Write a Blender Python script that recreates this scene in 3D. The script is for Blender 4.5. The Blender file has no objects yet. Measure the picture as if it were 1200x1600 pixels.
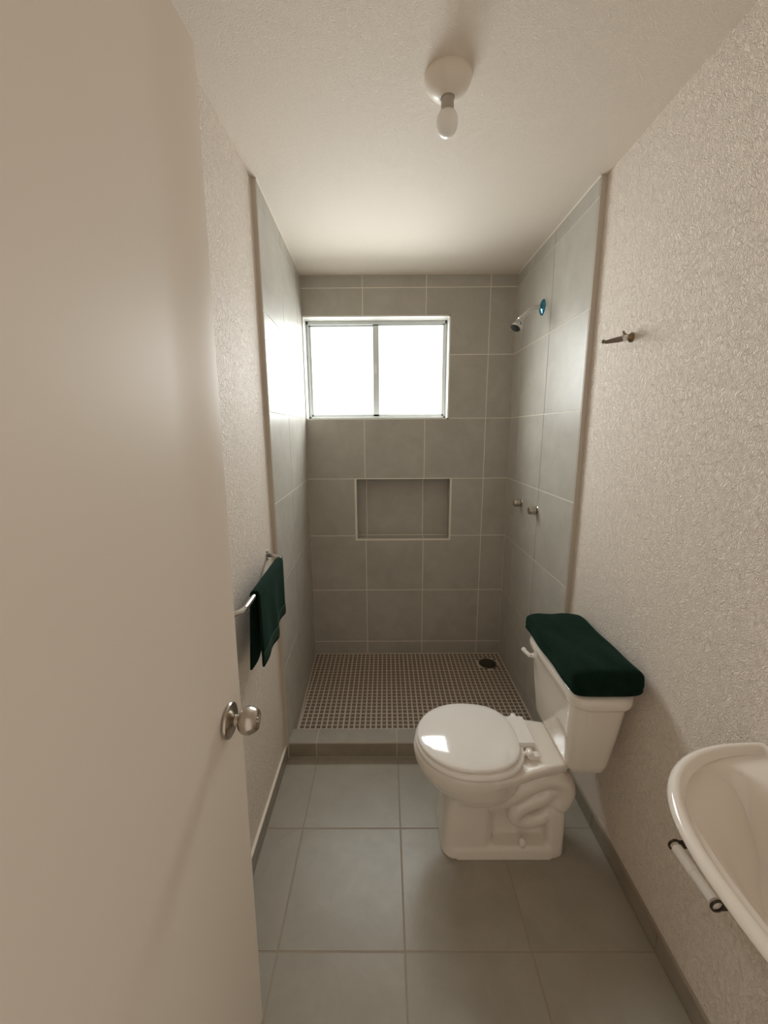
import bpy, bmesh, math, random
from mathutils import Vector, Matrix
random.seed(7)
SC = bpy.context.scene
COL = SC.collection

# ------------------------------------------------------------------ camera
CAM_H = 1.50526
cam_data = bpy.data.cameras.new('camera')
cam_data.sensor_fit = 'VERTICAL'
cam_data.sensor_height = 36.0
cam_data.sensor_width = 27.0
cam_data.lens = 632.378 / 1600 * 36.0
cam_data.clip_start = 0.01
cam = bpy.data.objects.new('camera', cam_data)
COL.objects.link(cam)
def cam_axes(p, y, r):
    f = Vector((math.sin(y) * math.cos(p), math.cos(y) * math.cos(p), -math.sin(p)))
    rt = f.cross(Vector((0, 0, 1))).normalized()
    up = rt.cross(f)
    c, s = math.cos(r), math.sin(r)
    return c * rt + s * up, -s * rt + c * up, f
_r, _u, _f = cam_axes(0.194798, -0.004542, -0.006158)
cam.matrix_world = Matrix(((_r.x, _u.x, -_f.x, 0), (_r.y, _u.y, -_f.y, 0), (_r.z, _u.z, -_f.z, CAM_H), (0, 0, 0, 1)))
SC.camera = cam

# ------------------------------------------------------------------ light and exposure
WINDOW_GLOW = 1.6
WINDOW_WATTS = 5.6
WINDOW_SPREAD, WINDOW_LEAN = 138, 14
world = bpy.data.worlds.new('world')
SC.world = world
world.use_nodes = True
world.node_tree.nodes['Background'].inputs[0].default_value = (1.0, 0.87, 0.74, 1)
world.node_tree.nodes['Background'].inputs[1].default_value = 0.65
def daylight(x0, x1, z0, z1, y, watts, strips=4):
    # the daylight one frosted pane sends in: sky light, so it leans downwards
    h = (z1 - z0) / strips
    for k in range(strips):
        l = bpy.data.lights.new('window_daylight', 'AREA'); l.shape = 'RECTANGLE'
        l.size = x1 - x0; l.size_y = h; l.energy = watts / strips; l.color = (0.955, 1.0, 0.99)
        l.spread = math.radians(WINDOW_SPREAD)
        o = bpy.data.objects.new('window_daylight', l); COL.objects.link(o)
        o.location = ((x0 + x1) / 2, y, z0 + (k + 0.5) * h); o.rotation_euler = (math.radians(-90 + WINDOW_LEAN), 0, 0)
daylight(-0.452, -0.082, 1.622, 2.140, 2.561 + 0.088 + 0.012, WINDOW_WATTS * 0.85)
daylight(-0.030, 0.350, 1.622, 2.140, 2.561 + 0.088 - 0.008, WINDOW_WATTS)
SC.view_settings.view_transform = 'Standard'
SC.view_settings.look = 'None'
SC.view_settings.gamma = 1.0
SC.view_settings.use_curve_mapping = False
SC.view_settings.exposure = 0.19
SC.cycles.max_bounces = 14
SC.cycles.diffuse_bounces = 10

# ------------------------------------------------------------------ room measures (metres)
ZC = 2.40
XL, XR = -0.477, 0.796          # plaster walls
YS, YB = 1.649, 2.561           # front edge of the shower recess, tiled back wall
XTR = 0.7745                    # tiled right wall
XTL0, XTL1 = -0.460, -0.491     # tiled left wall at YS and at YB (not quite square)
YF = -0.14                      # wall with the doorway
TT = 0.0009                     # how far tiles stand proud of their grout

# ------------------------------------------------------------------ materials
def mat(name, color, rough=0.5, metal=0.0, spec=0.5, coat=0.0):
    m = bpy.data.materials.new(name); m.use_nodes = True
    b = m.node_tree.nodes['Principled BSDF']
    b.inputs['Base Color'].default_value = (*color, 1)
    b.inputs['Roughness'].default_value = rough
    b.inputs['Metallic'].default_value = metal
    b.inputs['Specular IOR Level'].default_value = spec
    b.inputs['Coat Weight'].default_value = coat
    return m
def nodes(m):
    return m.node_tree.nodes, m.node_tree.links, m.node_tree.nodes['Principled BSDF']
def coords(m, scale=(1, 1, 1), kind='Object'):
    n, l, b = nodes(m)
    tc = n.new('ShaderNodeTexCoord'); mp = n.new('ShaderNodeMapping')
    mp.inputs['Scale'].default_value = scale
    l.new(tc.outputs[kind], mp.inputs['Vector'])
    return mp.outputs['Vector']
def noise(m, vec, scale, detail=3, dist=0.0, rough=0.5):
    n, l, b = nodes(m)
    t = n.new('ShaderNodeTexNoise')
    t.inputs['Scale'].default_value = scale; t.inputs['Detail'].default_value = detail
    t.inputs['Distortion'].default_value = dist; t.inputs['Roughness'].default_value = rough
    l.new(vec, t.inputs['Vector'])
    return t.outputs['Fac']
def ramp(m, fac, stops):
    n, l, b = nodes(m)
    r = n.new('ShaderNodeValToRGB')
    e = r.color_ramp.elements
    while len(e) < len(stops): e.new(0.5)
    for el, (p, c) in zip(e, stops):
        el.position = p; el.color = c if len(c) == 4 else (*c, 1)
    l.new(fac, r.inputs['Fac'])
    return r.outputs['Color']
def bump(m, h, strength, dist):
    n, l, b = nodes(m)
    bp = n.new('ShaderNodeBump')
    bp.inputs['Strength'].default_value = strength; bp.inputs['Distance'].default_value = dist
    l.new(h, bp.inputs['Height']); l.new(bp.outputs['Normal'], b.inputs['Normal'])
def g(v): return (v, v, v)

def plaster(name, color, scale, strength, dist, lo=0.42, hi=0.58, stretch=(1, 1, 1)):
    m = mat(name, color, 0.62, spec=0.35)
    v = coords(m, stretch)
    f = noise(m, v, scale, 2, 1.2)
    h = ramp(m, f, [(lo - 0.1, g(0.0)), (lo, g(0.75)), (0.5, g(0.35)), (hi, g(0.85)), (hi + 0.1, g(0.5))])
    bump(m, h, strength, dist)
    return m
M_WALL = plaster('scratched_plaster', (0.84, 0.755, 0.67), 68, 0.75, 0.0044, stretch=(1, 1, 0.8))
M_CEIL = plaster('stippled_ceiling', (0.82, 0.74, 0.65), 120, 0.45, 0.003)
M_SMOOTH = mat('smooth_plaster', (0.56, 0.51, 0.44), 0.6)

def tile_mat(name, a, b_, rough, bump_s=0.08):
    m = mat(name, a, rough, spec=0.28)
    n, l, b = nodes(m)
    v = coords(m)
    oi = n.new('ShaderNodeObjectInfo')
    add = n.new('ShaderNodeVectorMath'); add.operation = 'ADD'
    sc = n.new('ShaderNodeVectorMath'); sc.operation = 'SCALE'; sc.inputs['Scale'].default_value = 40
    cmb = n.new('ShaderNodeCombineXYZ')
    for i in range(3): l.new(oi.outputs['Random'], cmb.inputs[i])
    l.new(cmb.outputs[0], sc.inputs[0]); l.new(v, add.inputs[0]); l.new(sc.outputs[0], add.inputs[1])
    f = noise(m, add.outputs[0], 7, 6, 0.6, 0.62)
    l.new(ramp(m, f, [(0.3, a), (0.7, b_)]), b.inputs['Base Color'])
    f2 = noise(m, add.outputs[0], 28, 4, 0.3)
    r = ramp(m, f2, [(0.3, g(rough - 0.015)), (0.7, g(rough + 0.02))])
    l.new(r, b.inputs['Roughness'])
    bump(m, f2, bump_s, 0.004)
    return m
M_TILE = tile_mat('grey_wall_tile', (0.42, 0.397, 0.35), (0.50, 0.475, 0.425), 0.40)
M_FTILE = tile_mat('grey_floor_tile', (0.33, 0.305, 0.255), (0.385, 0.358, 0.302), 0.31, 0.10)
M_BTILE = tile_mat('baseboard_tile', (0.26, 0.225, 0.175), (0.33, 0.29, 0.23), 0.35)
M_GROUT = mat('cream_grout', (0.82, 0.76, 0.67), 0.8)
M_FGROUT = mat('floor_grout', (0.34, 0.29, 0.23), 0.85)
M_KGROUT = mat('kerb_grout', (0.50, 0.45, 0.38), 0.85)
M_MGROUT = mat('mosaic_grout', (0.62, 0.54, 0.45), 0.85)
M_MOSAIC = mat('brown_mosaic', (0.20, 0.15, 0.11), 0.4)
M_WHITE = mat('white_reveal', (0.78, 0.77, 0.73), 0.4)
M_DOOR = mat('painted_door', (0.84, 0.77, 0.685), 0.52, spec=0.9)
M_CERAMIC = mat('white_ceramic', (0.84, 0.785, 0.715), 0.09, coat=0.3)
M_PLASTIC = mat('white_plastic', (0.88, 0.85, 0.81), 0.08, coat=0.2)
M_LAMP = mat('white_lamp_plastic', (0.80, 0.74, 0.66), 0.3)
M_BULB = mat('opal_bulb', (0.92, 0.91, 0.88), 0.25)
M_BULB.node_tree.nodes['Principled BSDF'].inputs['Subsurface Weight'].default_value = 0.7
M_BULB.node_tree.nodes['Principled BSDF'].inputs['Subsurface Radius'].default_value = (0.05, 0.05, 0.05)
M_SOCKET = mat('bulb_collar', (0.45, 0.42, 0.38), 0.4)
M_CHROME = mat('chrome', (0.66, 0.65, 0.63), 0.1, 1.0)
M_NICKEL = mat('brushed_nickel', (0.52, 0.47, 0.41), 0.26, 1.0)
M_DARKCHROME = mat('chrome_painted_reflection', (0.06, 0.045, 0.03), 0.35, 0.6)  # chrome whose dark reflections are put into the base colour
M_HOOK = mat('dark_nickel', (0.20, 0.17, 0.14), 0.3, 1.0)
M_BRASS = mat('tarnished_brass', (0.27, 0.20, 0.11), 0.35, 0.9)
M_NOZZLE = mat('dark_nozzle', (0.02, 0.025, 0.02), 0.6, spec=0.15)
M_FILM = mat('blue_film', (0.0, 0.17, 0.27), 0.12, 0.4, coat=0.5)
M_ALU = mat('grey_aluminium', (0.62, 0.65, 0.64), 0.35, 0.0)
M_DRAIN = mat('drain_steel', (0.28, 0.25, 0.2), 0.3, 0.9)
M_BLACK = mat('drain_hole_shade', (0.012, 0.01, 0.008), 0.6)  # black that paints the shade down inside the floor drain
M_GLASS = mat('frosted_glass', (0.85, 0.88, 0.87), 0.3)
_b = M_GLASS.node_tree.nodes['Principled BSDF']
_b.inputs['Emission Color'].default_value = (0.965, 1.0, 0.985, 1)
_b.inputs['Emission Strength'].default_value = WINDOW_GLOW
M_GLASS2 = M_GLASS.copy(); M_GLASS2.name = 'frosted_glass_greyer'
M_GLASS2.node_tree.nodes['Principled BSDF'].inputs['Emission Color'].default_value = (0.90, 0.94, 0.94, 1)
M_GLASS2.node_tree.nodes['Principled BSDF'].inputs['Emission Strength'].default_value = WINDOW_GLOW * 0.85
def terry(name, a, b_):
    m = mat(name, a, 0.95, spec=0.1)
    n, l, b = nodes(m)
    v = coords(m)
    f = noise(m, v, 380, 2)
    l.new(ramp(m, noise(m, v, 30, 4), [(0.3, a), (0.7, b_)]), b.inputs['Base Color'])
    bump(m, f, 0.5, 0.003)
    b.inputs['Sheen Weight'].default_value = 0.06
    b.inputs['Sheen Tint'].default_value = (0.25, 0.7, 0.5, 1)
    return m
M_TOWEL = terry('dark_green_terry', (0.0028, 0.012, 0.0075), (0.005, 0.018, 0.011))
M_BAND = mat('dark_green_woven_band', (0.016, 0.040, 0.027), 0.8, spec=0.2)

# ------------------------------------------------------------------ helpers
def link(name, me, m=None, parent=None, smooth=False, loc=None):
    o = bpy.data.objects.new(name, me)
    COL.objects.link(o)
    if m: me.materials.append(m)
    if smooth:
        for p in me.polygons: p.use_smooth = True
    if loc is not None: o.location = loc
    if parent:
        o.parent = parent
        o.matrix_parent_inverse = Matrix.Translation(-Vector(parent.location))
    return o
def obj(name, bm, m, parent=None, smooth=False, angle=None):
    me = bpy.data.meshes.new(name)
    bmesh.ops.recalc_face_normals(bm, faces=bm.faces)
    bm.to_mesh(me); bm.free()
    o = link(name, me, m, parent, smooth)
    if angle is not None:
        for p in me.polygons: p.use_smooth = True
        me.set_sharp_from_angle(angle=math.radians(angle))
    return o
def thing(name, label, cat, loc, group=None):
    o = bpy.data.objects.new(name, None); COL.objects.link(o)
    o.empty_display_size = 0.05
    o.location = loc; o['label'] = label; o['category'] = cat
    if group: o['group'] = group
    return o
def tag(o, label, cat):
    o['label'] = label; o['category'] = cat; return o
def struct(o, label, cat='room shell'):
    o['kind'] = 'structure'; o['label'] = label; o['category'] = cat; return o
def box(bm, x0, x1, y0, y1, z0, z1):
    vs = [bm.verts.new((x, y, z)) for z in (z0, z1) for y in (y0, y1) for x in (x0, x1)]
    for f in ((0, 1, 3, 2), (4, 6, 7, 5), (0, 4, 5, 1), (2, 3, 7, 6), (0, 2, 6, 4), (1, 5, 7, 3)):
        bm.faces.new([vs[i] for i in f])
    return vs
def loft(bm, rings, cap0=True, cap1=True, closed=True):
    R = [[bm.verts.new(p) for p in r] for r in rings]
    n = len(R[0])
    for a, b in zip(R, R[1:]):
        for i in range(n if closed else n - 1):
            j = (i + 1) % n
            bm.faces.new((a[i], a[j], b[j], b[i]))
    if cap0: bm.faces.new(R[0][::-1])
    if cap1: bm.faces.new(R[-1])
    return R
def frame(d):
    d = Vector(d).normalized()
    a = Vector((0, 0, 1)) if abs(d.z) < 0.9 else Vector((1, 0, 0))
    u = d.cross(a).normalized()
    return u, d.cross(u)
def lathe(bm, o, d, prof, n=32):
    """prof = [(distance along d, radius)]"""
    o = Vector(o); d = Vector(d).normalized(); u, v = frame(d)
    rings = []
    for t, r in prof:
        r = max(r, 1e-5)
        rings.append([o + d * t + (u * math.cos(2 * math.pi * i / n) + v * math.sin(2 * math.pi * i / n)) * r for i in range(n)])
    loft(bm, rings)
def tube(bm, pts, rad, n=14):
    pts = [Vector(p) for p in pts]
    rads = rad if isinstance(rad, (list, tuple)) else [rad] * len(pts)
    rings = []; u = None
    for i, p in enumerate(pts):
        d = (pts[min(i + 1, len(pts) - 1)] - pts[max(i - 1, 0)]).normalized()
        if u is None: u = frame(d)[0]
        u = (u - d * u.dot(d)).normalized(); v = d.cross(u)
        rings.append([p + (u * math.cos(2 * math.pi * k / n) + v * math.sin(2 * math.pi * k / n)) * rads[i] for k in range(n)])
    loft(bm, rings)
def smooth_path(pts, k=6):
    pts = [Vector(p) for p in pts]; out = []
    P = [pts[0] * 2 - pts[1]] + pts + [pts[-1] * 2 - pts[-2]]
    for i in range(1, len(P) - 2):
        for s in range(k):
            t = s / k
            a, b, c, d = P[i - 1], P[i], P[i + 1], P[i + 2]
            out.append(0.5 * ((2 * b) + (c - a) * t + (2 * a - 5 * b + 4 * c - d) * t * t + (3 * b - a - 3 * c + d) * t ** 3))
    out.append(pts[-1]); return out
def rrect(cx, cy, hx, hy, r, z, k=6):
    out = []
    for sx, sy, a0 in ((1, 1, 0), (-1, 1, 90), (-1, -1, 180), (1, -1, 270)):
        for i in range(k + 1):
            a = math.radians(a0 + 90 * i / k)
            out.append((cx + sx * (hx - r) + r * math.cos(a), cy + sy * (hy - r) + r * math.sin(a), z))
    return out

# rectilinear polygon tiles -------------------------------------------------
TILE_CACHE = {}
def tile_mesh(poly, t, back, m):
    key = (tuple((round(a, 4), round(b, 4)) for a, b in poly), t, back, m.name)
    if key in TILE_CACHE: return TILE_CACHE[key]
    n = len(poly); ch = 0.0007
    def inset(d):
        out = []
        for i in range(n):
            p0, p1, p2 = Vector(poly[i - 1]), Vector(poly[i]), Vector(poly[(i + 1) % n])
            e1 = (p1 - p0).normalized(); e2 = (p2 - p1).normalized()
            n1 = Vector((-e1.y, e1.x)); n2 = Vector((-e2.y, e2.x))
            out.append(p1 + (n1 + n2) * d)
        return out
    bm = bmesh.new()
    loft(bm, [[(p.x, p.y, z) for p in inset(d)] for d, z in ((0, -back), (0, t - ch), (ch, t))])
    me = bpy.data.meshes.new('tile'); bmesh.ops.recalc_face_normals(bm, faces=bm.faces)
    bm.to_mesh(me); bm.free(); me.materials.append(m)
    TILE_CACHE[key] = me
    return me
def place_tile(poly, O, U, V, m, parent, t=TT, back=0.002, gap=0.0022, tilt=0.0012, name='tile'):
    """poly in (u, v) counter-clockwise on the plane O + u U + v V"""
    n = len(poly)
    us = [p[0] for p in poly]; vs = [p[1] for p in poly]
    cu, cv = (min(us) + max(us)) / 2, (min(vs) + max(vs)) / 2
    q = []
    for i in range(n):
        p0, p1, p2 = Vector(poly[i - 1]), Vector(poly[i]), Vector(poly[(i + 1) % n])
        e1 = (p1 - p0).normalized(); e2 = (p2 - p1).normalized()
        q.append(tuple(p1 + (Vector((-e1.y, e1.x)) + Vector((-e2.y, e2.x))) * gap - Vector((cu, cv))))
    me = tile_mesh(q, t, back, m)
    o = bpy.data.objects.new(name, me); COL.objects.link(o)
    U = Vector(U); V = Vector(V); N = U.cross(V)
    c = Vector(O) + U * cu + V * cv
    R = Matrix((U, V, N)).transposed().to_4x4()
    tl = Matrix.Rotation(random.uniform(-tilt, tilt), 4, 'X') @ Matrix.Rotation(random.uniform(-tilt, tilt), 4, 'Y')
    o.parent = parent
    o.matrix_parent_inverse = Matrix.Translation(-Vector(parent.location))
    o.matrix_local = Matrix.Translation(c - Vector(parent.location)) @ R @ tl
    o.matrix_parent_inverse = Matrix.Identity(4)
    return o
def rect(u0, u1, v0, v1): return [(u0, v0), (u1, v0), (u1, v1), (u0, v1)]

# ------------------------------------------------------------------ structure
# floor
bm = bmesh.new(); box(bm, XL - 0.1, XR + 0.1, YF - 0.02, YB + 0.15, -0.08, -TT)
floor = struct(obj('floor', bm, M_FGROUT), 'grey square-tiled bathroom floor with darker grout lines', 'floor')
fx = [XL + 0.009, -0.327, 0.050, 0.424, XR - 0.009]; fy = [YF, 0.169, 0.545, 0.921, 1.300, YS + 0.02]
for i in range(4):
    for j in range(5):
        place_tile(rect(fx[i], fx[i + 1], fy[j], fy[j + 1]), (0, 0, -TT), (1, 0, 0), (0, 1, 0), M_FTILE, floor, tilt=0.0008, gap=0.0026)
# shower floor mosaic: grout bed and small stones, far too many and small to pick apart
bm = bmesh.new(); box(bm, XTL1 - 0.02, XTR + 0.01, YS + 0.085, YB + 0.01, -TT, 0.0005)
obj('mosaic_bed', bm, M_MGROUT, floor)
bm = bmesh.new()
PITCH = 0.0285
nx = 46; x0 = XTR - 0.006 - nx * PITCH
DR = (0.668, 2.432)
for i in range(nx):
    for j in range(29):
        x = x0 + i * PITCH + (0.0012 if (i // 11) % 2 else 0); y = YB - 0.006 - (j + 1) * PITCH - (0.0018 * (j // 7))
        if y < YS + 0.088: continue
        if (x + PITCH / 2 - DR[0]) ** 2 + (y + PITCH / 2 - DR[1]) ** 2 < 0.066 ** 2: continue
        wl = XTL0 + (XTL1 - XTL0) * (y - YS) / (YB - YS) + 0.003
        if x + PITCH - 0.008 < wl: continue
        xl = max(x, wl)
        gp = 0.0036; z1 = 0.0022 + random.uniform(-0.0004, 0.0004); c = 0.001
        a = [(xl + gp, y + gp), (x + PITCH - gp, y + gp), (x + PITCH - gp, y + PITCH - gp), (xl + gp, y + PITCH - gp)]
        lo = [bm.verts.new((p[0], p[1], 0)) for p in a]
        cx, cy = (xl + x + PITCH) / 2, y + PITCH / 2
        hi = [bm.verts.new((p[0] + math.copysign(c, cx - p[0]), p[1] + math.copysign(c, cy - p[1]), z1)) for p in a]
        bm.faces.new(hi)
        for k in range(4): bm.faces.new((lo[k], lo[(k + 1) % 4], hi[(k + 1) % 4], hi[k]))
mo = obj('mosaic', bm, M_MOSAIC, floor); mo['kind'] = 'stuff'

# ceiling
bm = bmesh.new(); box(bm, XL - 0.1, XR + 0.1, YF - 0.12, YB + 0.15, ZC, ZC + 0.1)
struct(obj('ceiling', bm, M_CEIL), 'stippled cream plaster ceiling', 'ceiling')
# plaster side walls
bm = bmesh.new(); box(bm, XL - 0.1, XL, YF - 0.12, YS + 0.004, -0.08, ZC)
struct(obj('wall_left', bm, M_WALL), 'rough scratched plaster wall on the left, behind the towel bar', 'wall')
bm = bmesh.new(); box(bm, XR, XR + 0.1, YF - 0.12, YB + 0.15, -0.08, ZC)
struct(obj('wall_right', bm, M_WALL), 'rough scratched plaster wall on the right, behind toilet and washbasin', 'wall')
# wall with the doorway, just behind the viewpoint
bm = bmesh.new()
box(bm, XL, -0.375, YF - 0.12, YF, 0, ZC); box(bm, 0.43, XR, YF - 0.12, YF, 0, ZC); box(bm, -0.375, 0.43, YF - 0.12, YF, 2.15, ZC)
struct(obj('wall_front', bm, M_WALL), 'plaster wall around the open doorway, behind the viewpoint', 'wall')

# tile rows (heights) shared by the three tiled walls
ROWS = [0.0, 0.094, 0.468, 0.843, 1.2155, 1.587, 1.959, 2.330, ZC]
# left tiled wall: a build-out slightly out of square
bm = bmesh.new()
d = 0.0
pl = [(XL - 0.06, YS + 0.004), (XL, YS + 0.004), (XL, YS), (XTL0 - TT, YS), (XTL1 - TT, YB + 0.005), (XTL1 - 0.05, YB + 0.005)]
loft(bm, [[(p[0], p[1], z) for p in pl] for z in (0.0, ZC)])
wsl = struct(obj('wall_shower_left', bm, M_GROUT), 'left tiled wall of the shower recess, lit by the window', 'wall')
Ul = Vector((XTL0 - XTL1, YS - YB, 0)); Ll = Ul.length; Ul.normalize()
ucols = [0.0, 0.157, 0.533, Ll]
for i in range(3):
    for j in range(8):
        place_tile(rect(ucols[i], ucols[i + 1], ROWS[j], ROWS[j + 1]), (XTL1 - TT, YB, 0), Ul, (0, 0, 1), M_TILE, wsl)
# right tiled wall
bm = bmesh.new(); box(bm, XTR + TT, XR + 0.005, YS, YB + 0.005, 0, ZC)
wsr = struct(obj('wall_shower_right', bm, M_GROUT), 'right tiled wall of the shower recess, with shower head and taps', 'wall')
ycols = [0.0, 0.383, 0.765, YB - YS]
for i in range(3):
    for j in range(8):
        place_tile(rect(ycols[i], ycols[i + 1], ROWS[j], ROWS[j + 1]), (XTR + TT, YS, 0), (0, 1, 0), (0, 0, 1), M_TILE, wsr)
for ww, xa, xb in ((wsl, XL, XTL0 - TT), (wsr, XTR + TT, XR)):
    bm = bmesh.new(); box(bm, xa - 0.001, xb + 0.001, YS - 0.004, YS + 0.004, 0.0, ZC - 0.001)
    obj('plaster_edge', bm, M_SMOOTH, ww)
for ww, p, q in ((wsl, (XTL0, YS), (XTL1, YB)), (wsr, (XTR, YS), (XTR, YB))):
    sg = 1 if ww is wsl else -1; bm = bmesh.new()
    loft(bm, [[(p[0] - sg * 0.006, p[1], z), (p[0] + sg * 0.002, p[1], z), (q[0] + sg * 0.002, q[1], z), (q[0] - sg * 0.006, q[1], z)] for z in (ZC - 0.006, ZC + 0.0005)])
    obj('ceiling_bead', bm, M_GROUT, ww)

# back tiled wall with window opening and niche
WX0, WX1, WZ0, WZ1 = -0.484, 0.381, 1.590, 2.172
NX0, NX1, NZ0, NZ1 = -0.189, 0.411, 0.820, 1.2125
YBG = YB + TT; YBK = YB + 0.16; ND = 0.10
bm = bmesh.new()
xs = [XTL1 - 0.06, WX0 - 0.004, NX0, WX1 + 0.004, NX1, XR]; zs = [0.0, NZ0, NZ1, WZ0 - 0.004, WZ1 + 0.004, ZC]
for i in range(5):
    for j in range(5):
        xm, zm = (xs[i] + xs[i + 1]) / 2, (zs[j] + zs[j + 1]) / 2
        if WX0 < xm < WX1 and WZ0 < zm < WZ1: continue
        if NX0 < xm < NX1 and NZ0 < zm < NZ1: box(bm, xs[i], xs[i + 1], YB + ND, YBK, zs[j], zs[j + 1]); continue
        box(bm, xs[i], xs[i + 1], YBG, YBK, zs[j], zs[j + 1])
bmesh.ops.remove_doubles(bm, verts=bm.verts, dist=1e-5)
# drop the inner double faces
seen = {}
for f in list(bm.faces):
    k = tuple(sorted(v.index for v in f.verts)); seen.setdefault(k, []).append(f)
bm.verts.index_update(); seen = {}
for f in list(bm.faces): seen.setdefault(tuple(sorted(v.index for v in f.verts)), []).append(f)
bmesh.ops.delete(bm, geom=[f for fs in seen.values() if len(fs) > 1 for f in fs], context='FACES_ONLY')
wb = struct(obj('wall_back', bm, M_GROUT), 'tiled back wall of the shower with window above and niche below', 'wall')
CX = [XTL1, -0.130, 0.243, 0.618, XTR]
O = (0, YBG, 0); U = (1, 0, 0); V = (0, 0, 1)   # U x V = -y, towards the room
E_ = 0.006
for i in range(4):
    for j in range(8):
        x0, x1, z0, z1 = CX[i], CX[i + 1], ROWS[j], ROWS[j + 1]
        p = rect(x0, x1, z0, z1)
        if j == 5:
            if x1 <= WX1: continue
            if x0 < WX1: p = rect(WX1 + E_, x1, z0, z1)
        if j == 6:
            w = WZ1 + E_
            if x1 <= WX1: p = rect(x0, x1, w, z1)
            elif x0 < WX1: p = [(x0, w), (WX1 + E_, w), (WX1 + E_, z0), (x1, z0), (x1, z1), (x0, z1)]
        if j == 3:
            if x0 < NX0 < x1: p = rect(x0, NX0 - E_, z0, z1)
            elif x0 < NX1 < x1: p = rect(NX1 + E_, x1, z0, z1)
            elif NX0 < x0 and x1 < NX1: continue
        if j == 2:
            w = NZ0 - E_
            if x0 < NX0 < x1: p = [(x0, z0), (x1, z0), (x1, w), (NX0 - E_, w), (NX0 - E_, z1), (x0, z1)]
            elif x0 < NX1 < x1: p = [(x0, z0), (x1, z0), (x1, z1), (NX1 + E_, z1), (NX1 + E_, w), (x0, w)]
            elif NX0 < x0 and x1 < NX1: p = rect(x0, x1, z0, w)
        place_tile(p, O, U, V, M_TILE, wb)
# niche lining
nxs = [NX0, -0.127, 0.246, NX1]
for a, b in zip(nxs, nxs[1:]):
    place_tile(rect(a, b, NZ0 + 0.003, NZ1 - 0.003), (0, YB + ND, 0), (1, 0, 0), (0, 0, 1), M_TILE, wb, name='niche_tile')
    place_tile(rect(a, b, 0.004, ND - 0.003), (0, YB, NZ0), (1, 0, 0), (0, 1, 0), M_TILE, wb, name='niche_tile')
    place_tile(rect(a, b, -ND + 0.003, -0.004), (0, YB, NZ1), (1, 0, 0), (0, -1, 0), M_TILE, wb, name='niche_tile')
place_tile(rect(-ND + 0.003, -0.004, NZ0 + 0.003, NZ1 - 0.003), (NX0, YB, 0), (0, -1, 0), (0, 0, 1), M_TILE, wb, name='niche_tile')
place_tile(rect(0.004, ND - 0.003, NZ0 + 0.003, NZ1 - 0.003), (NX1, YB, 0), (0, 1, 0), (0, 0, 1), M_TILE, wb, name='niche_tile')
bm = bmesh.new(); e = 0.0095
box(bm, NX0 - e, NX1 + e, YB - 0.0005, YB + 0.008, NZ1, NZ1 + 0.006); box(bm, NX0 - e, NX1 + e, YB - 0.0005, YB + 0.008, NZ0 - e, NZ0 + 0.001)
box(bm, NX0 - e, NX0 + 0.004, YB - 0.0005, YB + 0.008, NZ0, NZ1); box(bm, NX1 - 0.002, NX1 + e, YB - 0.0005, YB + 0.008, NZ0, NZ1)
obj('niche_edge', bm, M_GROUT, wb)
# white window reveal
YW = YB + 0.088
bm = bmesh.new()
box(bm, WX0 - 0.002, WX1 + 0.008, YB - 0.001, YW + 0.05, WZ1, WZ1 + 0.008); box(bm, WX0 - 0.002, WX1 + 0.008, YB - 0.001, YW + 0.05, WZ0 - 0.009, WZ0)
box(bm, WX0 - 0.01, WX0, YB - 0.001, YW + 0.05, WZ0 - 0.009, WZ1 + 0.008); box(bm, WX1, WX1 + 0.009, YB - 0.001, YW + 0.05, WZ0 - 0.009, WZ1 + 0.008)
obj('window_reveal', bm, M_WHITE, wb)

# window: aluminium frame and two sliding frosted panes
FX0, FX1, FZ0, FZ1 = WX0 + 0.002, WX1 - 0.002, WZ0 + 0.001, WZ1 - 0.001
bm = bmesh.new()
box(bm, FX0, FX1, YW, YW + 0.045, FZ1 - 0.018, FZ1); box(bm, FX0, FX1, YW, YW + 0.045, FZ0, FZ0 + 0.014)
box(bm, FX0, FX0 + 0.012, YW, YW + 0.045, FZ0, FZ1); box(bm, FX1 - 0.010, FX1, YW, YW + 0.045, FZ0, FZ1)
bmesh.ops.bevel(bm, geom=bm.edges, offset=0.0012, segments=1, affect='EDGES')
win = struct(obj('window_1', bm, M_ALU), 'small two-pane sliding window of bright frosted glass in grey aluminium frame', 'window')
def sash(x0, x1, ya, gm, sw0, sw1):
    bm = bmesh.new(); yb = ya + 0.017; z0, z1 = FZ0 + 0.012, FZ1 - 0.014
    box(bm, x0, x1, ya, yb, z1 - 0.012, z1); box(bm, x0, x1, ya, yb, z0, z0 + 0.014)
    box(bm, x0, x0 + sw0, ya, yb, z0, z1); box(bm, x1 - sw1, x1, ya, yb, z0, z1)
    bmesh.ops.bevel(bm, geom=bm.edges, offset=0.0012, segments=1, affect='EDGES')
    s = obj('sash', bm, M_ALU, win)
    bm = bmesh.new(); box(bm, x0 + sw0 - 0.003, x1 - sw1 + 0.003, ya + 0.006, ya + 0.011, z0 + 0.011, z1 - 0.009)
    obj('pane', bm, gm, s)
    return s
sash(FX0 + 0.010, -0.040, YW + 0.024, M_GLASS2, 0.012, 0.02)
rs = sash(-0.074, FX1 - 0.008, YW + 0.004, M_GLASS, 0.036, 0.014)
bm = bmesh.new(); box(bm, -0.064, -0.050, YW - 0.008, YW + 0.006, 1.865, 1.925); box(bm, -0.061, -0.053, YW - 0.018, YW - 0.006, 1.89, 1.905)
bmesh.ops.bevel(bm, geom=bm.edges, offset=0.002, segments=2, affect='EDGES')
obj('latch', bm, M_WHITE, win)

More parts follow.
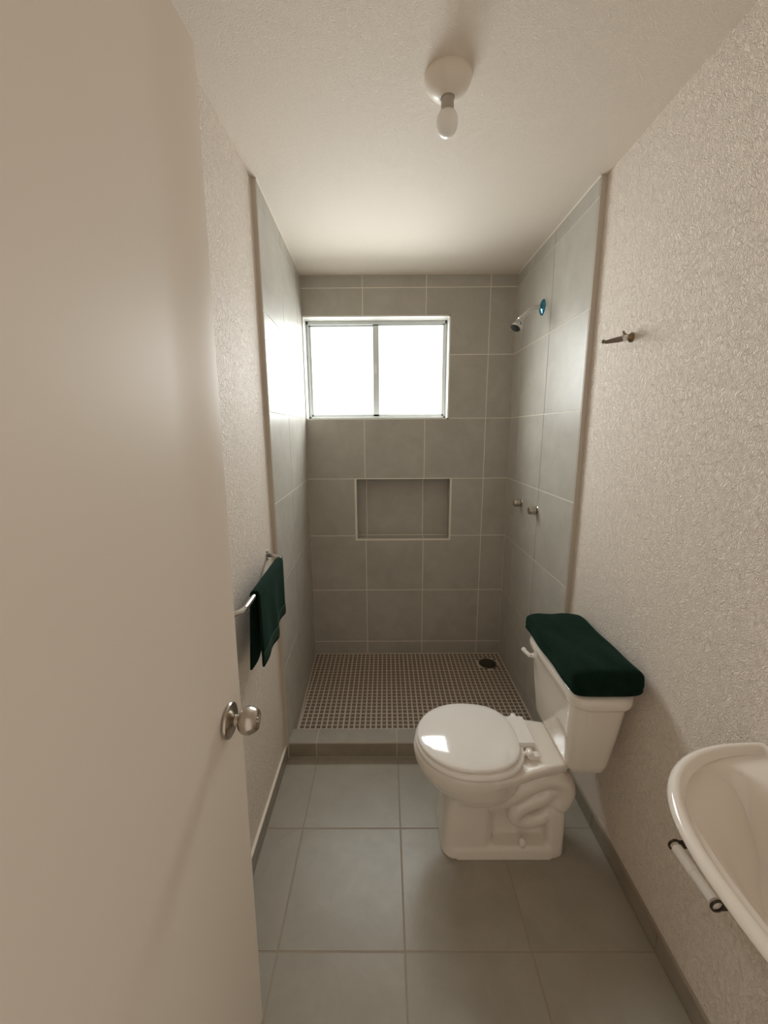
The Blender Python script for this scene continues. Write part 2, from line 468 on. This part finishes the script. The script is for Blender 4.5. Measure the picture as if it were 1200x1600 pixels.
# shower kerb
KZ, KY1 = 0.0794, 1.742
bm = bmesh.new(); box(bm, XL + 0.001, XR - 0.001, YS + TT, KY1 - TT, -0.02, KZ - TT)
kerb = struct(obj('trim_1', bm, M_KGROUT), 'low tiled kerb across the front of the shower floor', 'kerb')
kx = [XL + 0.002, -0.332, 0.047, 0.424, XR - 0.002]
for a, b in zip(kx, kx[1:]):
    place_tile(rect(a, b, 0.0, KY1 - YS), (0, YS, KZ - TT), (1, 0, 0), (0, 1, 0), M_FTILE, kerb)
    place_tile(rect(a, b, 0.002, KZ - 0.004), (0, YS + TT, 0), (1, 0, 0), (0, 0, 1), M_BTILE, kerb)
    place_tile(rect(-b, -a, 0.002, KZ - 0.004), (0, KY1 - TT, 0), (-1, 0, 0), (0, 0, 1), M_BTILE, kerb)

# baseboards of cut tile
def baseboard(name, side, label):
    X = XL if side < 0 else XR; th = 0.010
    bm = bmesh.new(); xa, xb = (X - 0.001, X + th - TT) if side < 0 else (X - th + TT, X + 0.001)
    box(bm, xa, xb, YF, YS, 0.0, 0.069 if side < 0 else 0.0675)
    b = struct(obj(name, bm, M_GROUT if side < 0 else M_FGROUT), label, 'baseboard')
    ys = [YF, 0.169, 0.545, 0.921, 1.300, YS]
    for a, c in zip(ys, ys[1:]):
        if side < 0: place_tile(rect(-c, -a, 0.003, 0.068), (X + th - TT, 0, 0), (0, -1, 0), (0, 0, 1), M_BTILE, b)
        else: place_tile(rect(a, c, 0.003, 0.068), (X - th + TT, 0, 0), (0, 1, 0), (0, 0, 1), M_BTILE, b)
baseboard('baseboard_left', -1, 'grey tile baseboard along the left plaster wall')
baseboard('baseboard_right', 1, 'grey tile baseboard along the right plaster wall')

# ------------------------------------------------------------------ door
DY0, DY1, DZ0, DZ1 = -0.02, 0.780, 0.012, 2.118
bm = bmesh.new()
prof = [(DY0, 0.0)]
for i in range(0, 9): prof.append((DY0 + 0.05 + i * 0.075, 0.0))
for i in range(1, 15):
    t = i / 14; prof.append((0.63 + t * 0.145, 0.0085 * (3 * t * t - 2 * t ** 3)))
prof += [(DY1, 0.0085), (DY1, -0.034), (DY1 - 0.003, -0.037), (DY0, -0.037)]
def door_x(z): return -0.3365 + 0.0117 * z
loft(bm, [[(door_x(z) + p[1], p[0], z) for p in prof] for z in (DZ0, DZ0 + 0.003, 0.7, 1.4, DZ1 - 0.003, DZ1)])
door = struct(obj('door_1', bm, M_DOOR, angle=25), 'plain cream door standing open along the left side, close to the viewpoint', 'door')
KP = Vector((door_x(0.937) + 0.0065, 0.718, 0.937))
bm = bmesh.new(); lathe(bm, KP, (1, 0, 0), [(0, 0.0345), (0.003, 0.0355), (0.006, 0.034), (0.0085, 0.029), (0.010, 0.021), (0.0125, 0.017)], 40)
obj('rosette', bm, M_NICKEL, door, angle=35)
bm = bmesh.new(); lathe(bm, KP + Vector((0.010, 0, 0)), (1, 0, 0), [(0, 0.0165), (0.002, 0.0155), (0.004, 0.0115), (0.018, 0.0108), (0.020, 0.0125)], 32)
obj('knob_neck', bm, M_NICKEL, door, angle=35)
bm = bmesh.new()
kp = [(0.021, 0.010), (0.0225, 0.0165), (0.026, 0.0215), (0.031, 0.0252), (0.038, 0.0272), (0.045, 0.0268), (0.052, 0.0243), (0.057, 0.0213), (0.060, 0.0185), (0.0605, 0.017), (0.0592, 0.0155), (0.0595, 0.008), (0.0595, 0.0)]
lathe(bm, KP, (1, 0, 0), kp, 40)
kn = obj('door_knob', bm, M_NICKEL, door, angle=50)
bm = bmesh.new(); lathe(bm, KP + Vector((0.0588, 0, 0)), (1, 0, 0), [(0, 0.006), (0.0025, 0.006), (0.003, 0.004), (0.003, 0)], 20)
obj('lock_button', bm, M_NICKEL, kn, angle=40)

# ------------------------------------------------------------------ toilet
TY = 1.300
toilet = thing('toilet', 'white ceramic close-coupled toilet with closed lid against the right wall', 'toilet', (0.42, TY, 0))
def egg(z, xf, xb, hw, n=48, fe=2.0, be=2.6):
    xm = xf + (xb - xf) * 0.50
    out = []
    for i in range(n):
        a = 2 * math.pi * i / n; c, s = math.cos(a), math.sin(a)
        e = fe if c < 0 else be
        den = (abs(c) ** e + abs(s) ** e) ** (1 / e)
        x = c / den; y = s / den
        out.append((xm + (xm - xf if c < 0 else xb - xm) * x, TY + hw * y, z))
    return out
bm = bmesh.new()
# bowl
loft(bm, [egg(z, a, b, h) for z, a, b, h in (
    (0.205, 0.235, 0.405, 0.085), (0.222, 0.206, 0.43, 0.118), (0.25, 0.170, 0.455, 0.143), (0.285, 0.136, 0.475, 0.160),
    (0.32, 0.110, 0.485, 0.168), (0.345, 0.100, 0.495, 0.174), (0.370, 0.097, 0.50, 0.176), (0.3815, 0.100, 0.498, 0.173), (0.385, 0.106, 0.492, 0.167))])
# deck behind the seat
def deck_ring(z, i):
    p = [(0.36, -0.178 + i), (0.43, -0.163 + i), (0.50, -0.138 + i), (0.56, -0.120 + i), (0.618 - i, -0.108 + i), (0.630 - i, -0.095)]
    return [(x, TY + y, z) for x, y in p] + [(x, TY - y, z) for x, y in reversed(p)]
loft(bm, [deck_ring(z, i) for z, i in ((0.345, 0.014), (0.352, 0.003), (0.378, 0.0), (0.384, 0.004))])
# front column
loft(bm, [rrect((a + b) / 2, TY, (b - a) / 2, w, 0.045, z) for z, a, b, w in (
    (0.0, 0.196, 0.385, 0.110), (0.03, 0.198, 0.385, 0.109), (0.10, 0.206, 0.382, 0.104), (0.17, 0.214, 0.38, 0.100), (0.24, 0.222, 0.385, 0.100))])
# foot
loft(bm, [rrect((0.193 + 0.636) / 2, TY, (0.636 - 0.193) / 2 - i, 0.120 - i, 0.055, z) for z, i in ((0, 0), (0.012, 0.002), (0.034, 0.006), (0.044, 0.014))])
# rear column and inner core
loft(bm, [rrect(0.603, TY, 0.031, w, 0.018, z) for z, w in ((0.0, 0.110), (0.10, 0.108), (0.185, 0.104), (0.21, 0.09), (0.36, 0.075))])
loft(bm, [rrect(0.48, TY, 0.13, 0.052, 0.02, z) for z in (0.0, 0.36)])
# trapway relief on both flanks
for s in (-1, 1):
    A = smooth_path([(0.36, TY + s * 0.066, 0.205), (0.43, TY + s * 0.074, 0.238), (0.50, TY + s * 0.076, 0.285), (0.565, TY + s * 0.075, 0.312), (0.612, TY + s * 0.074, 0.295), (0.628, TY + s * 0.072, 0.245), (0.610, TY + s * 0.070, 0.195)], 5)
    tube(bm, A, 0.041, 14)
    B = smooth_path([(0.585, TY + s * 0.074, 0.262), (0.548, TY + s * 0.078, 0.226), (0.500, TY + s * 0.080, 0.205), (0.462, TY + s * 0.080, 0.175), (0.462, TY + s * 0.078, 0.142), (0.50, TY + s * 0.076, 0.128), (0.55, TY + s * 0.074, 0.14), (0.59, TY + s * 0.07, 0.175)], 5)
    tube(bm, B, 0.029, 12)
me = bpy.data.meshes.new('bowl_raw'); bmesh.ops.recalc_face_normals(bm, faces=bm.faces); bm.to_mesh(me); bm.free()
tmp = bpy.data.objects.new('bowl_raw', me); COL.objects.link(tmp)
md = tmp.modifiers.new('remesh', 'REMESH'); md.mode = 'VOXEL'; md.voxel_size = 0.0052; md.use_smooth_shade = True
md = tmp.modifiers.new('smooth', 'SMOOTH'); md.factor = 0.5; md.iterations = 7
dg = bpy.context.evaluated_depsgraph_get()
bme = bpy.data.meshes.new_from_object(tmp.evaluated_get(dg))
bpy.data.objects.remove(tmp)
bme.name = 'bowl'; bme.materials.clear()
for v in bme.vertices:
    if v.co.z < 0.002: v.co.z = 0.0
link('bowl', bme, M_CERAMIC, toilet, True)
# seat ring (closed under the lid) and lid
bm = bmesh.new()
loft(bm, [egg(z, 0.104 + i, 0.488 - i, 0.184 - i, 64) for z, i in ((0.3850, 0.010), (0.3870, 0.004), (0.393, 0.0005), (0.400, 0.0), (0.405, 0.004), (0.4075, 0.011))])
obj('seat', bm, M_PLASTIC, toilet, angle=60)
bm = bmesh.new()
loft(bm, [egg(z, 0.110 + i, 0.474 - i, 0.170 - i, 64) for z, i in ((0.4085, 0.005), (0.4105, 0.001), (0.415, 0.0), (0.4185, 0.002), (0.4215, 0.008), (0.4245, 0.025), (0.4275, 0.06), (0.4293, 0.10), (0.4300, 0.14))])
lid = obj('seat_lid', bm, M_PLASTIC, toilet, angle=60)
bm = bmesh.new()
box(bm, 0.455, 0.527, TY - 0.048, TY + 0.094, 0.398, 0.4185)
bmesh.ops.bevel(bm, geom=bm.edges, offset=0.003, segments=2, affect='EDGES')
obj('hinge_cover', bm, M_PLASTIC, lid, angle=40)
for s, yc in ((-1, TY - 0.075), (1, TY + 0.105)):
    bm = bmesh.new()
    lathe(bm, (0.498, yc - 0.014, 0.401), (0, 1, 0), [(0, 0.011), (0.002, 0.0125), (0.026, 0.0125), (0.028, 0.011)], 20)
    box(bm, 0.496, 0.528, yc - 0.011, yc + 0.011, 0.384, 0.400)
    tube(bm, [(0.478, yc, 0.400), (0.49, yc, 0.404), (0.50, yc, 0.404)], 0.007, 10)
    obj('hinge_post', bm, M_PLASTIC, toilet, angle=40)
# bolt caps
for s in (-1, 1):
    bm = bmesh.new(); lathe(bm, (0.485, TY + s * 0.098, 0.040), (0, 0, 1), [(0, 0.0125), (0.014, 0.0122), (0.022, 0.010), (0.027, 0.006), (0.0285, 0)], 20)
    obj('bolt_cap', bm, M_PLASTIC, toilet, True)
# tank
def tank_ring(z, x0, x1, hw, r): return rrect((x0 + x1) / 2, TY + 0.012, (x1 - x0) / 2, hw, r, z, 8)
bm = bmesh.new()
loft(bm, [tank_ring(*a) for a in ((0.3775, 0.632, 0.722, 0.135, 0.03), (0.381, 0.617, 0.733, 0.150, 0.038), (0.392, 0.606, 0.740, 0.161, 0.042), (0.42, 0.598, 0.745, 0.168, 0.045),
     (0.55, 0.588, 0.754, 0.190, 0.048), (0.664, 0.582, 0.762, 0.205, 0.05))])
tank = obj('tank', bm, M_CERAMIC, toilet, angle=60)
bm = bmesh.new()
loft(bm, [tank_ring(*a) for a in ((0.660, 0.584, 0.766, 0.207, 0.05), (0.662, 0.576, 0.770, 0.215, 0.055), (0.670, 0.571, 0.773, 0.2195, 0.058), (0.688, 0.5705, 0.774, 0.220, 0.058), (0.699, 0.574, 0.772, 0.217, 0.056),
     (0.706, 0.587, 0.764, 0.204, 0.05), (0.7095, 0.602, 0.75, 0.19, 0.04), (0.7105, 0.63, 0.73, 0.16, 0.03))])
obj('tank_lid', bm, M_CERAMIC, toilet, angle=60)
bm = bmesh.new()
lathe(bm, (0.592, TY + 0.168, 0.632), (-1, 0, 0), [(0, 0.012), (0.006, 0.012), (0.010, 0.009), (0.020, 0.008)], 20)
hp = [(0.572, TY + 0.168, 0.632), (0.566, TY + 0.172, 0.633), (0.558, TY + 0.188, 0.637), (0.553, TY + 0.203, 0.641)]
tube(bm, smooth_path(hp, 4), [0.008] * 9 + [0.0095] * 4, 12)
obj('flush_lever', bm, M_PLASTIC, toilet, angle=50)

# folded bath towel on the tank lid
bm = bmesh.new()
NY, NK = 30, 56
TX0, TX1, TZ0, TZ1 = 0.560, 0.778, 0.7115, 0.795
rings = []
for i in range(NY + 1):
    t = i / NY
    y = 1.088 + t * (1.530 - 1.088)
    e = min(t, 1 - t) * (1.53 - 1.088)
    k = 1.0 if e > 0.02 else math.sqrt(max(0.0, 1 - ((0.02 - e) / 0.02) ** 2)) * 0.55 + 0.45
    far = max(0, (t - 0.86) / 0.14)
    zt = TZ1 - 0.012 * far ** 2 + 0.003 * math.sin(t * 9)
    zt = TZ0 + (zt - TZ0) * (0.62 + 0.38 * k)
    z0 = TZ0 + 0.010 * (1 - k)
    r = []
    for q in range(NK):
        a = 2 * math.pi * q / NK; c, s = math.cos(a), math.sin(a)
        ex = 5.5
        den = (abs(c) ** ex + abs(s) ** ex) ** (1 / ex)
        px, pz = c / den, s / den
        x = (TX0 + TX1) / 2 + (TX1 - TX0) / 2 * px * (0.97 + 0.03 * k)
        z = (zt + z0) / 2 + (zt - z0) / 2 * pz
        # folded layers show as soft grooves on the sides
        lay = abs(math.sin((z - TZ0) / (TZ1 - TZ0) * math.pi * 3))
        if abs(px) > 0.9 and lay < 0.35: x -= math.copysign(0.005 * (0.35 - lay) / 0.35, px)
        z += 0.0018 * math.sin(x * 60 + y * 23) * (1 if pz > 0.5 else 0)
        r.append((x + 0.002 * math.sin(y * 31), y, z))
    rings.append(r)
loft(bm, rings)
tow = obj('bath_towel', bm, M_TOWEL, None, True)
tag(tow, 'dark green bath towel folded into a thick block on the toilet tank', 'towel')
md = tow.modifiers.new('soft', 'SUBSURF'); md.levels = 1; md.render_levels = 1

# ------------------------------------------------------------------ washbasin
SY, SA, SB, SN = 0.450, 0.320, 0.304, 2.5
sink = thing('washbasin', 'white ceramic wall-hung washbasin in the lower right corner', 'sink', (XR, SY, 0.66))
def sring(d, z, back, n=56):
    out = []
    for i in range(n + 1):
        a = -math.pi / 2 + math.pi * i / n
        c, s = math.cos(a), math.sin(a)
        den = (abs(c) ** SN + abs(s) ** SN) ** (1 / SN)
        out.append((min(back, XR - (SA - d) * c / den), SY + (SB - d) * s / den, z))
    m = 14
    for i in range(1, m):
        out.append((back, SY + (SB - d) * (1 - 2 * i / m), z))
    return out
def bring(d, db, z, back, n=56):
    # rounded bowl inside the rim, leaving a deck towards the wall
    out = []; xc, e = 0.655, 2.3
    for i in range(n + 1):
        a = -math.pi / 2 + math.pi * i / n
        c, s = math.cos(a), math.sin(a)
        den = (abs(c) ** e + abs(s) ** e) ** (1 / e)
        out.append((xc - (xc - (XR - SA + d)) * c / den, SY + (SB - db) * s / den, z))
    m = 14
    for i in range(1, m):
        a = math.pi / 2 - math.pi * i / m
        c, s = math.cos(a), math.sin(a)
        den = (abs(c) ** e + abs(s) ** e) ** (1 / e)
        out.append((xc + (back - xc) * c / den, SY + (SB - db) * s / den, z))
    return out
bm = bmesh.new()
W_ = XR - 0.001
loft(bm, [sring(*a) for a in ((0.20, 0.665, W_), (0.17, 0.68, W_), (0.135, 0.72, W_), (0.095, 0.77, W_), (0.065, 0.81, W_), (0.038, 0.83, W_), (0.010, 0.8405, W_), (0.002, 0.843, W_), (0.0, 0.847, W_), (0.002, 0.8535, W_), (0.007, 0.858, W_), (0.013, 0.8595, W_ - 0.004),
     (0.019, 0.857, W_ - 0.010), (0.023, 0.852, W_ - 0.014), (0.027, 0.8465, W_ - 0.018))] +
     [bring(*a) for a in ((0.036, 0.038, 0.8435, 0.768), (0.041, 0.045, 0.8415, 0.760), (0.046, 0.052, 0.836, 0.754), (0.054, 0.063, 0.818, 0.747), (0.064, 0.080, 0.785, 0.738), (0.078, 0.105, 0.752, 0.726), (0.100, 0.14, 0.727, 0.711), (0.125, 0.19, 0.715, 0.695), (0.145, 0.25, 0.711, 0.680))])
obj('basin', bm, M_CERAMIC, sink, angle=70)
bm = bmesh.new(); lathe(bm, (0.655, SY, 0.7100), (0, 0, 1), [(0, 0.026), (0.003, 0.025), (0.0035, 0.019), (0.001, 0.017), (0.001, 0)], 28)
obj('drain_ring', bm, M_CHROME, sink, angle=40)

# ------------------------------------------------------------------ toilet paper holder under the basin
tp = thing('paper_holder', 'empty toilet paper holder with white roller on chrome arms, below the washbasin', 'paper holder', (XR, 0.79, 0.455))
RX, RZ, RY0, RY1 = 0.741, 0.455, 0.724, 0.862
bm = bmesh.new(); lathe(bm, (RX, RY0 + 0.002, RZ), (0, 1, 0), [(0, 0.0065), (0.006, 0.0068), (0.0065, 0.0128), (0.066, 0.0128), (0.067, 0.0140), (RY1 - RY0 - 0.012, 0.0140), (RY1 - RY0 - 0.011, 0.0068), (RY1 - RY0 - 0.004, 0.0065)], 24)
obj('roller', bm, M_PLASTIC, tp, angle=40)
for y in (RY0, RY1):
    bm = bmesh.new(); n = 28; R0, R1, hy = 0.0160, 0.0115, 0.0018
    outer, inner = [], []
    for i in range(n):
        a = 2 * math.pi * i / n
        ox, oz = R0 * math.cos(a), R0 * math.sin(a)
        if abs(a - 0) < math.radians(50) or abs(a - 2 * math.pi) < math.radians(50):
            ox = XR - RX; oz = R0 * math.sin(a) * 1.0
        outer.append((RX + ox, RZ + oz)); inner.append((RX + R1 * math.cos(a), RZ + R1 * math.sin(a)))
    loft(bm, [[(p[0], y - hy, p[1]) for p in outer], [(p[0], y + hy, p[1]) for p in outer], [(p[0], y + hy, p[1]) for p in inner], [(p[0], y - hy, p[1]) for p in inner], [(p[0], y - hy, p[1]) for p in outer]], False, False)
    bmesh.ops.remove_doubles(bm, verts=bm.verts, dist=1e-6)
    obj('arm', bm, M_DARKCHROME, tp, angle=30)
    bm = bmesh.new(); box(bm, XR - 0.004, XR + 0.0005, y - 0.012, y + 0.012, RZ - 0.016, RZ + 0.016)
    bmesh.ops.bevel(bm, geom=bm.edges, offset=0.0015, segments=1, affect='EDGES')
    obj('wall_plate', bm, M_DARKCHROME, tp)

# ------------------------------------------------------------------ towel bar and hand towel
BX, BZ, BY0, BY1 = -0.408, 1.012, 1.080, 1.535
tb = thing('towel_bar', 'chrome towel bar on the left plaster wall, holding the green hand towel', 'towel bar', (XL, 1.30, BZ))
def arc_corner(p0, p1, p2, r=0.02, k=6):
    p0, p1, p2 = Vector(p0), Vector(p1), Vector(p2)
    a = p1 + (p0 - p1).normalized() * r; b = p1 + (p2 - p1).normalized() * r
    return [a * (1 - t) ** 2 + p1 * 2 * t * (1 - t) + b * t * t for t in [i / k for i in range(k + 1)]]
M0, M1 = (XL, BY0 - 0.062, BZ - 0.012), (XL, BY1 + 0.022, BZ + 0.013)
C0, C1 = (BX, BY0, BZ - 0.006), (BX - 0.004, BY1, BZ + 0.013)
path = [Vector(M0)] + arc_corner(M0, C0, C1) + arc_corner(C0, C1, M1) + [Vector(M1)]
bm = bmesh.new(); tube(bm, path, 0.0080, 16)
obj('bar', bm, M_CHROME, tb, True)
for p in (M0, M1):
    bm = bmesh.new(); n = 20
    lathe(bm, Vector(p) - Vector((0.001, 0, 0)), (1, 0, 0), [(0, 0.008), (0.004, 0.008), (0.006, 0.0075)], n)
    box(bm, p[0] - 0.001, p[0] + 0.0035, p[1] - 0.008, p[1] + 0.008, p[2] - 0.021, p[2] + 0.021)
    lathe(bm, (p[0] + 0.0025, p[1], p[2] + 0.0155), (1, 0, 0), [(0, 0.0042), (0.003, 0.0038), (0.004, 0.0)], 12)
    lathe(bm, (p[0] + 0.0025, p[1], p[2] - 0.0155), (1, 0, 0), [(0, 0.0042), (0.003, 0.0038), (0.004, 0.0)], 12)
    obj('mount', bm, M_CHROME, tb, angle=35)
# hand towel: folded over the bar, front and back sheets hanging apart
def barz(y): return BZ - 0.006 + 0.019 * (y - BY0) / (BY1 - BY0)
def barx(y): return BX - 0.004 * (y - BY0) / (BY1 - BY0)
def crease(y, drop):
    t = (y - 1.18) / 0.32
    return drop * (0.010 * math.tanh((t - 0.56) * 18) * -1 + 0.004 * math.sin(t * 14))
def towel_pt(s, t, off=0.0):
    # s: -1 back hem .. 0 over bar .. +1 front hem; t: near .. far
    y = 1.182 + t * 0.305
    zb, xb = barz(y), barx(y)
    a = abs(s); rr = 0.0125
    if a < 0.12:
        th = s / 0.12 * math.pi / 2
        return (xb + (rr + off) * math.sin(th), y, zb + (rr + off) * math.cos(th) - 0.001)
    dq = (a - 0.12) / 0.88
    if s > 0:
        L = 0.222 + 0.004 * t
        yy = y + dq * (-0.035 + 0.055 * t)
        x = xb + rr + 0.001 * dq ** 0.8 + crease(y, dq) + off
        return (x, yy, zb - 0.001 - L * dq + 0.004 * dq * math.sin(t * 9))
    L = 0.236
    yy = y + dq * (-0.03 + 0.02 * t)
    return (xb - rr - 0.005 * dq - off * 1 + 0.004 * dq * math.sin(t * 11), yy, zb - 0.001 - L * dq)
bm = bmesh.new(); NS, NT = 56, 36
G = [[bm.verts.new(towel_pt(-1 + 2 * i / NS, j / NT)) for j in range(NT + 1)] for i in range(NS + 1)]
for i in range(NS):
    for j in range(NT): bm.faces.new((G[i][j], G[i + 1][j], G[i + 1][j + 1], G[i][j + 1]))
ht = obj('hand_towel', bm, M_TOWEL, None, True)
tag(ht, 'dark green hand towel hanging over the chrome bar on the left wall', 'towel')
md = ht.modifiers.new('thick', 'SOLIDIFY'); md.thickness = 0.0065; md.offset = 0
bm = bmesh.new()
rows = [[bm.verts.new(towel_pt(s, j / NT, 0.0040)) for j in range(NT + 1)] for s in (0.83, 0.86, 0.90, 0.94, 0.965)]
for a, b in zip(rows, rows[1:]):
    for j in range(NT): bm.faces.new((a[j], b[j], b[j + 1], a[j + 1]))
bd = obj('border_band', bm, M_BAND, ht, True)
md = bd.modifiers.new('thick', 'SOLIDIFY'); md.thickness = 0.002; md.offset = 0

# ------------------------------------------------------------------ robe hook on the right wall
HY, HZ = 1.392, 1.800
hk = thing('robe_hook', 'small dark metal robe hook on the right plaster wall beside the shower edge', 'hook', (XR, HY, HZ))
bm = bmesh.new(); lathe(bm, (XR + 0.001, HY, HZ), (-1, 0, 0), [(0, 0.015), (0.005, 0.015), (0.009, 0.011), (0.016, 0.0085)], 24)
obj('base', bm, M_BRASS, hk, angle=35)
bm = bmesh.new()
lathe(bm, (XR - 0.014, HY, HZ), (-1, 0, -0.18), [(0, 0.008), (0.004, 0.0105), (0.012, 0.011), (0.020, 0.009), (0.024, 0.006)], 20)
obj('collar', bm, M_CHROME, hk, angle=45)
bm = bmesh.new()
tube(bm, smooth_path([(XR - 0.030, HY, HZ - 0.004), (XR - 0.055, HY, HZ - 0.0085), (XR - 0.078, HY, HZ - 0.0130), (XR - 0.090, HY, HZ - 0.0135)], 4), [0.0088, 0.0090, 0.0088, 0.0084, 0.0080, 0.0075, 0.0070, 0.0065, 0.0060, 0.0054, 0.0048, 0.0044, 0.0040], 12)
lathe(bm, (XR - 0.0955, HY, HZ - 0.012), (1, 0, 0), [(0, 0.0), (0.001, 0.004), (0.004, 0.0062), (0.007, 0.0055), (0.010, 0.003)], 14)
obj('arm', bm, M_HOOK, hk, angle=50)
bm = bmesh.new()
tube(bm, smooth_path([(XR - 0.012, HY, HZ + 0.003), (XR - 0.024, HY, HZ + 0.010), (XR - 0.030, HY, HZ + 0.020)], 4), [0.005, 0.005, 0.0048, 0.0046, 0.0044, 0.004, 0.0038, 0.0036, 0.003], 10)
obj('upper_prong', bm, M_BRASS, hk, angle=50)

# ------------------------------------------------------------------ shower head
SHY, SHZ = 2.140, 2.100
sh = thing('wall_shower', 'chrome shower head on a curved arm high on the right tiled wall', 'shower head', (XTR, SHY, SHZ))
bm = bmesh.new(); lathe(bm, (XTR + 0.0005, SHY, SHZ), (-1, 0, 0), [(0, 0.037), (0.002, 0.0375), (0.006, 0.035), (0.011, 0.024), (0.014, 0.0135), (0.018, 0.012)], 36)
fl = obj('flange', bm, M_FILM, sh, angle=40); fl['label'] = 'wall flange still wrapped in blue protective film'
AP = smooth_path([(XTR - 0.006, SHY, SHZ), (XTR - 0.040, SHY, SHZ - 0.001), (XTR - 0.070, SHY, SHZ - 0.015), (XTR - 0.098, SHY, SHZ - 0.042), (XTR - 0.106, SHY, SHZ - 0.050)], 6)
bm = bmesh.new(); tube(bm, AP, 0.0108, 16)
obj('arm', bm, M_CHROME, sh, True)
hd = (AP[-1] - AP[-4]).normalized(); hd = Vector((-0.50, -0.24, -0.83)).normalized()
HO = Vector((XTR - 0.101, SHY, SHZ - 0.044))
bm = bmesh.new()
lathe(bm, HO, hd, [(0, 0.011), (0.002, 0.014), (0.014, 0.014), (0.016, 0.011), (0.019, 0.011), (0.022, 0.016), (0.030, 0.0165), (0.032, 0.014)], 28)
obj('swivel_nut', bm, M_CHROME, sh, angle=35)
bm = bmesh.new(); lathe(bm, HO + hd * 0.030, hd, [(0, 0.014), (0.004, 0.019), (0.012, 0.0235), (0.026, 0.0275), (0.033, 0.0285), (0.036, 0.0275), (0.036, 0.023), (0.033, 0.0225)], 36)
obj('head_shell', bm, M_CHROME, sh, angle=35)
bm = bmesh.new(); lathe(bm, HO + hd * 0.060, hd, [(0, 0.0225), (0.004, 0.0225), (0.0052, 0.02), (0.0056, 0.0)], 32)
for r, n in ((0.008, 6), (0.015, 10)):
    u, v = frame(hd)
    for i in range(n):
        a = 2 * math.pi * i / n
        lathe(bm, HO + hd * 0.0645 + (u * math.cos(a) + v * math.sin(a)) * r, hd, [(0, 0.0016), (0.0025, 0.0012)], 8)
obj('nozzle_plate', bm, M_NOZZLE, sh, angle=30)

# ------------------------------------------------------------------ shower taps
def make_tap(y, z, label):
    t = thing('shower_tap', label, 'tap', (XTR, y, z), 'shower taps on the right tiled wall')
    bm = bmesh.new(); lathe(bm, (XTR + 0.0005, y, z), (-1, 0, 0), [(0, 0.022), (0.002, 0.022), (0.005, 0.019), (0.007, 0.012), (0.013, 0.011)], 28)
    obj('escutcheon', bm, M_CHROME, t, angle=35)
    bm = bmesh.new(); n = 40; rings = []
    for tt, r, lob in ((0.009, 0.0195, 0.2), (0.011, 0.0230, 1), (0.030, 0.0218, 1), (0.039, 0.0208, 1), (0.042, 0.0185, 0.4), (0.0425, 0.0001, 0)):
        rings.append([(XTR - tt, y + (r - 0.0016 * lob * (0.5 + 0.5 * math.cos(a * 5))) * math.cos(a), z + (r - 0.0016 * lob * (0.5 + 0.5 * math.cos(a * 5))) * math.sin(a)) for a in [2 * math.pi * i / n for i in range(n)]])
    loft(bm, rings)
    obj('handle', bm, M_NICKEL, t, angle=35)
make_tap(2.283, 1.104, 'round chrome shower tap handle nearer the back corner, left of its pair')
make_tap(2.040, 1.107, 'round chrome shower tap handle nearer the recess edge, right of its pair')

# ------------------------------------------------------------------ shower drain
dr = thing('shower_drain', 'round metal drain grate in the far right corner of the mosaic shower floor', 'drain', (DR[0], DR[1], 0))
bm = bmesh.new(); lathe(bm, (DR[0], DR[1], 0.0), (0, 0, 1), [(0, 0.060), (0.004, 0.060), (0.005, 0.056), (0.003, 0.051), (0.0, 0.051)], 40)
obj('rim', bm, M_DRAIN, dr, angle=35)
bm = bmesh.new(); lathe(bm, (DR[0], DR[1], 0.0003), (0, 0, 1), [(0, 0.051), (0.0009, 0.051), (0.001, 0)], 36)  # flat black disc, no real hole: painted shade under the grate
obj('recess', bm, M_BLACK, dr)
bm = bmesh.new()
for k in range(-3, 4):
    hw = math.sqrt(0.050 ** 2 - (k * 0.0135) ** 2) * 0.98
    box(bm, DR[0] - hw, DR[0] + hw, DR[1] + k * 0.0135 - 0.0022, DR[1] + k * 0.0135 + 0.0022, 0.001, 0.0036)
obj('grate_bars', bm, M_DRAIN, dr)

# ------------------------------------------------------------------ ceiling lamp
LX, LY = 0.166, 1.238
lamp = thing('ceiling_lamp', 'white ceiling lamp holder with a bare unlit bulb', 'lamp', (LX, LY, ZC))
bm = bmesh.new()
lathe(bm, (LX, LY, ZC + 0.0005), (0, 0, -1), [(0, 0.061), (0.004, 0.0615), (0.010, 0.060), (0.020, 0.0555), (0.030, 0.0475), (0.038, 0.0375), (0.043, 0.027), (0.0455, 0.022), (0.047, 0.0205), (0.047, 0.0185), (0.042, 0.018)], 48)
obj('lamp_holder', bm, M_LAMP, lamp, angle=40)
bm = bmesh.new()
lathe(bm, (LX, LY, ZC - 0.040), (0, 0, -1), [(0, 0.0165), (0.030, 0.0168), (0.036, 0.0178), (0.039, 0.0205), (0.040, 0.022)], 32)
bl = obj('bulb_collar', bm, M_SOCKET, lamp, angle=50)
bm = bmesh.new()
lathe(bm, (LX, LY, ZC - 0.079), (0, 0, -1), [(0, 0.0205), (0.002, 0.0228), (0.009, 0.0262), (0.018, 0.0284), (0.026, 0.0286), (0.035, 0.0266), (0.043, 0.0225), (0.049, 0.0168), (0.0525, 0.0100), (0.054, 0.0)], 40)
obj('bulb', bm, M_BULB, lamp, True)
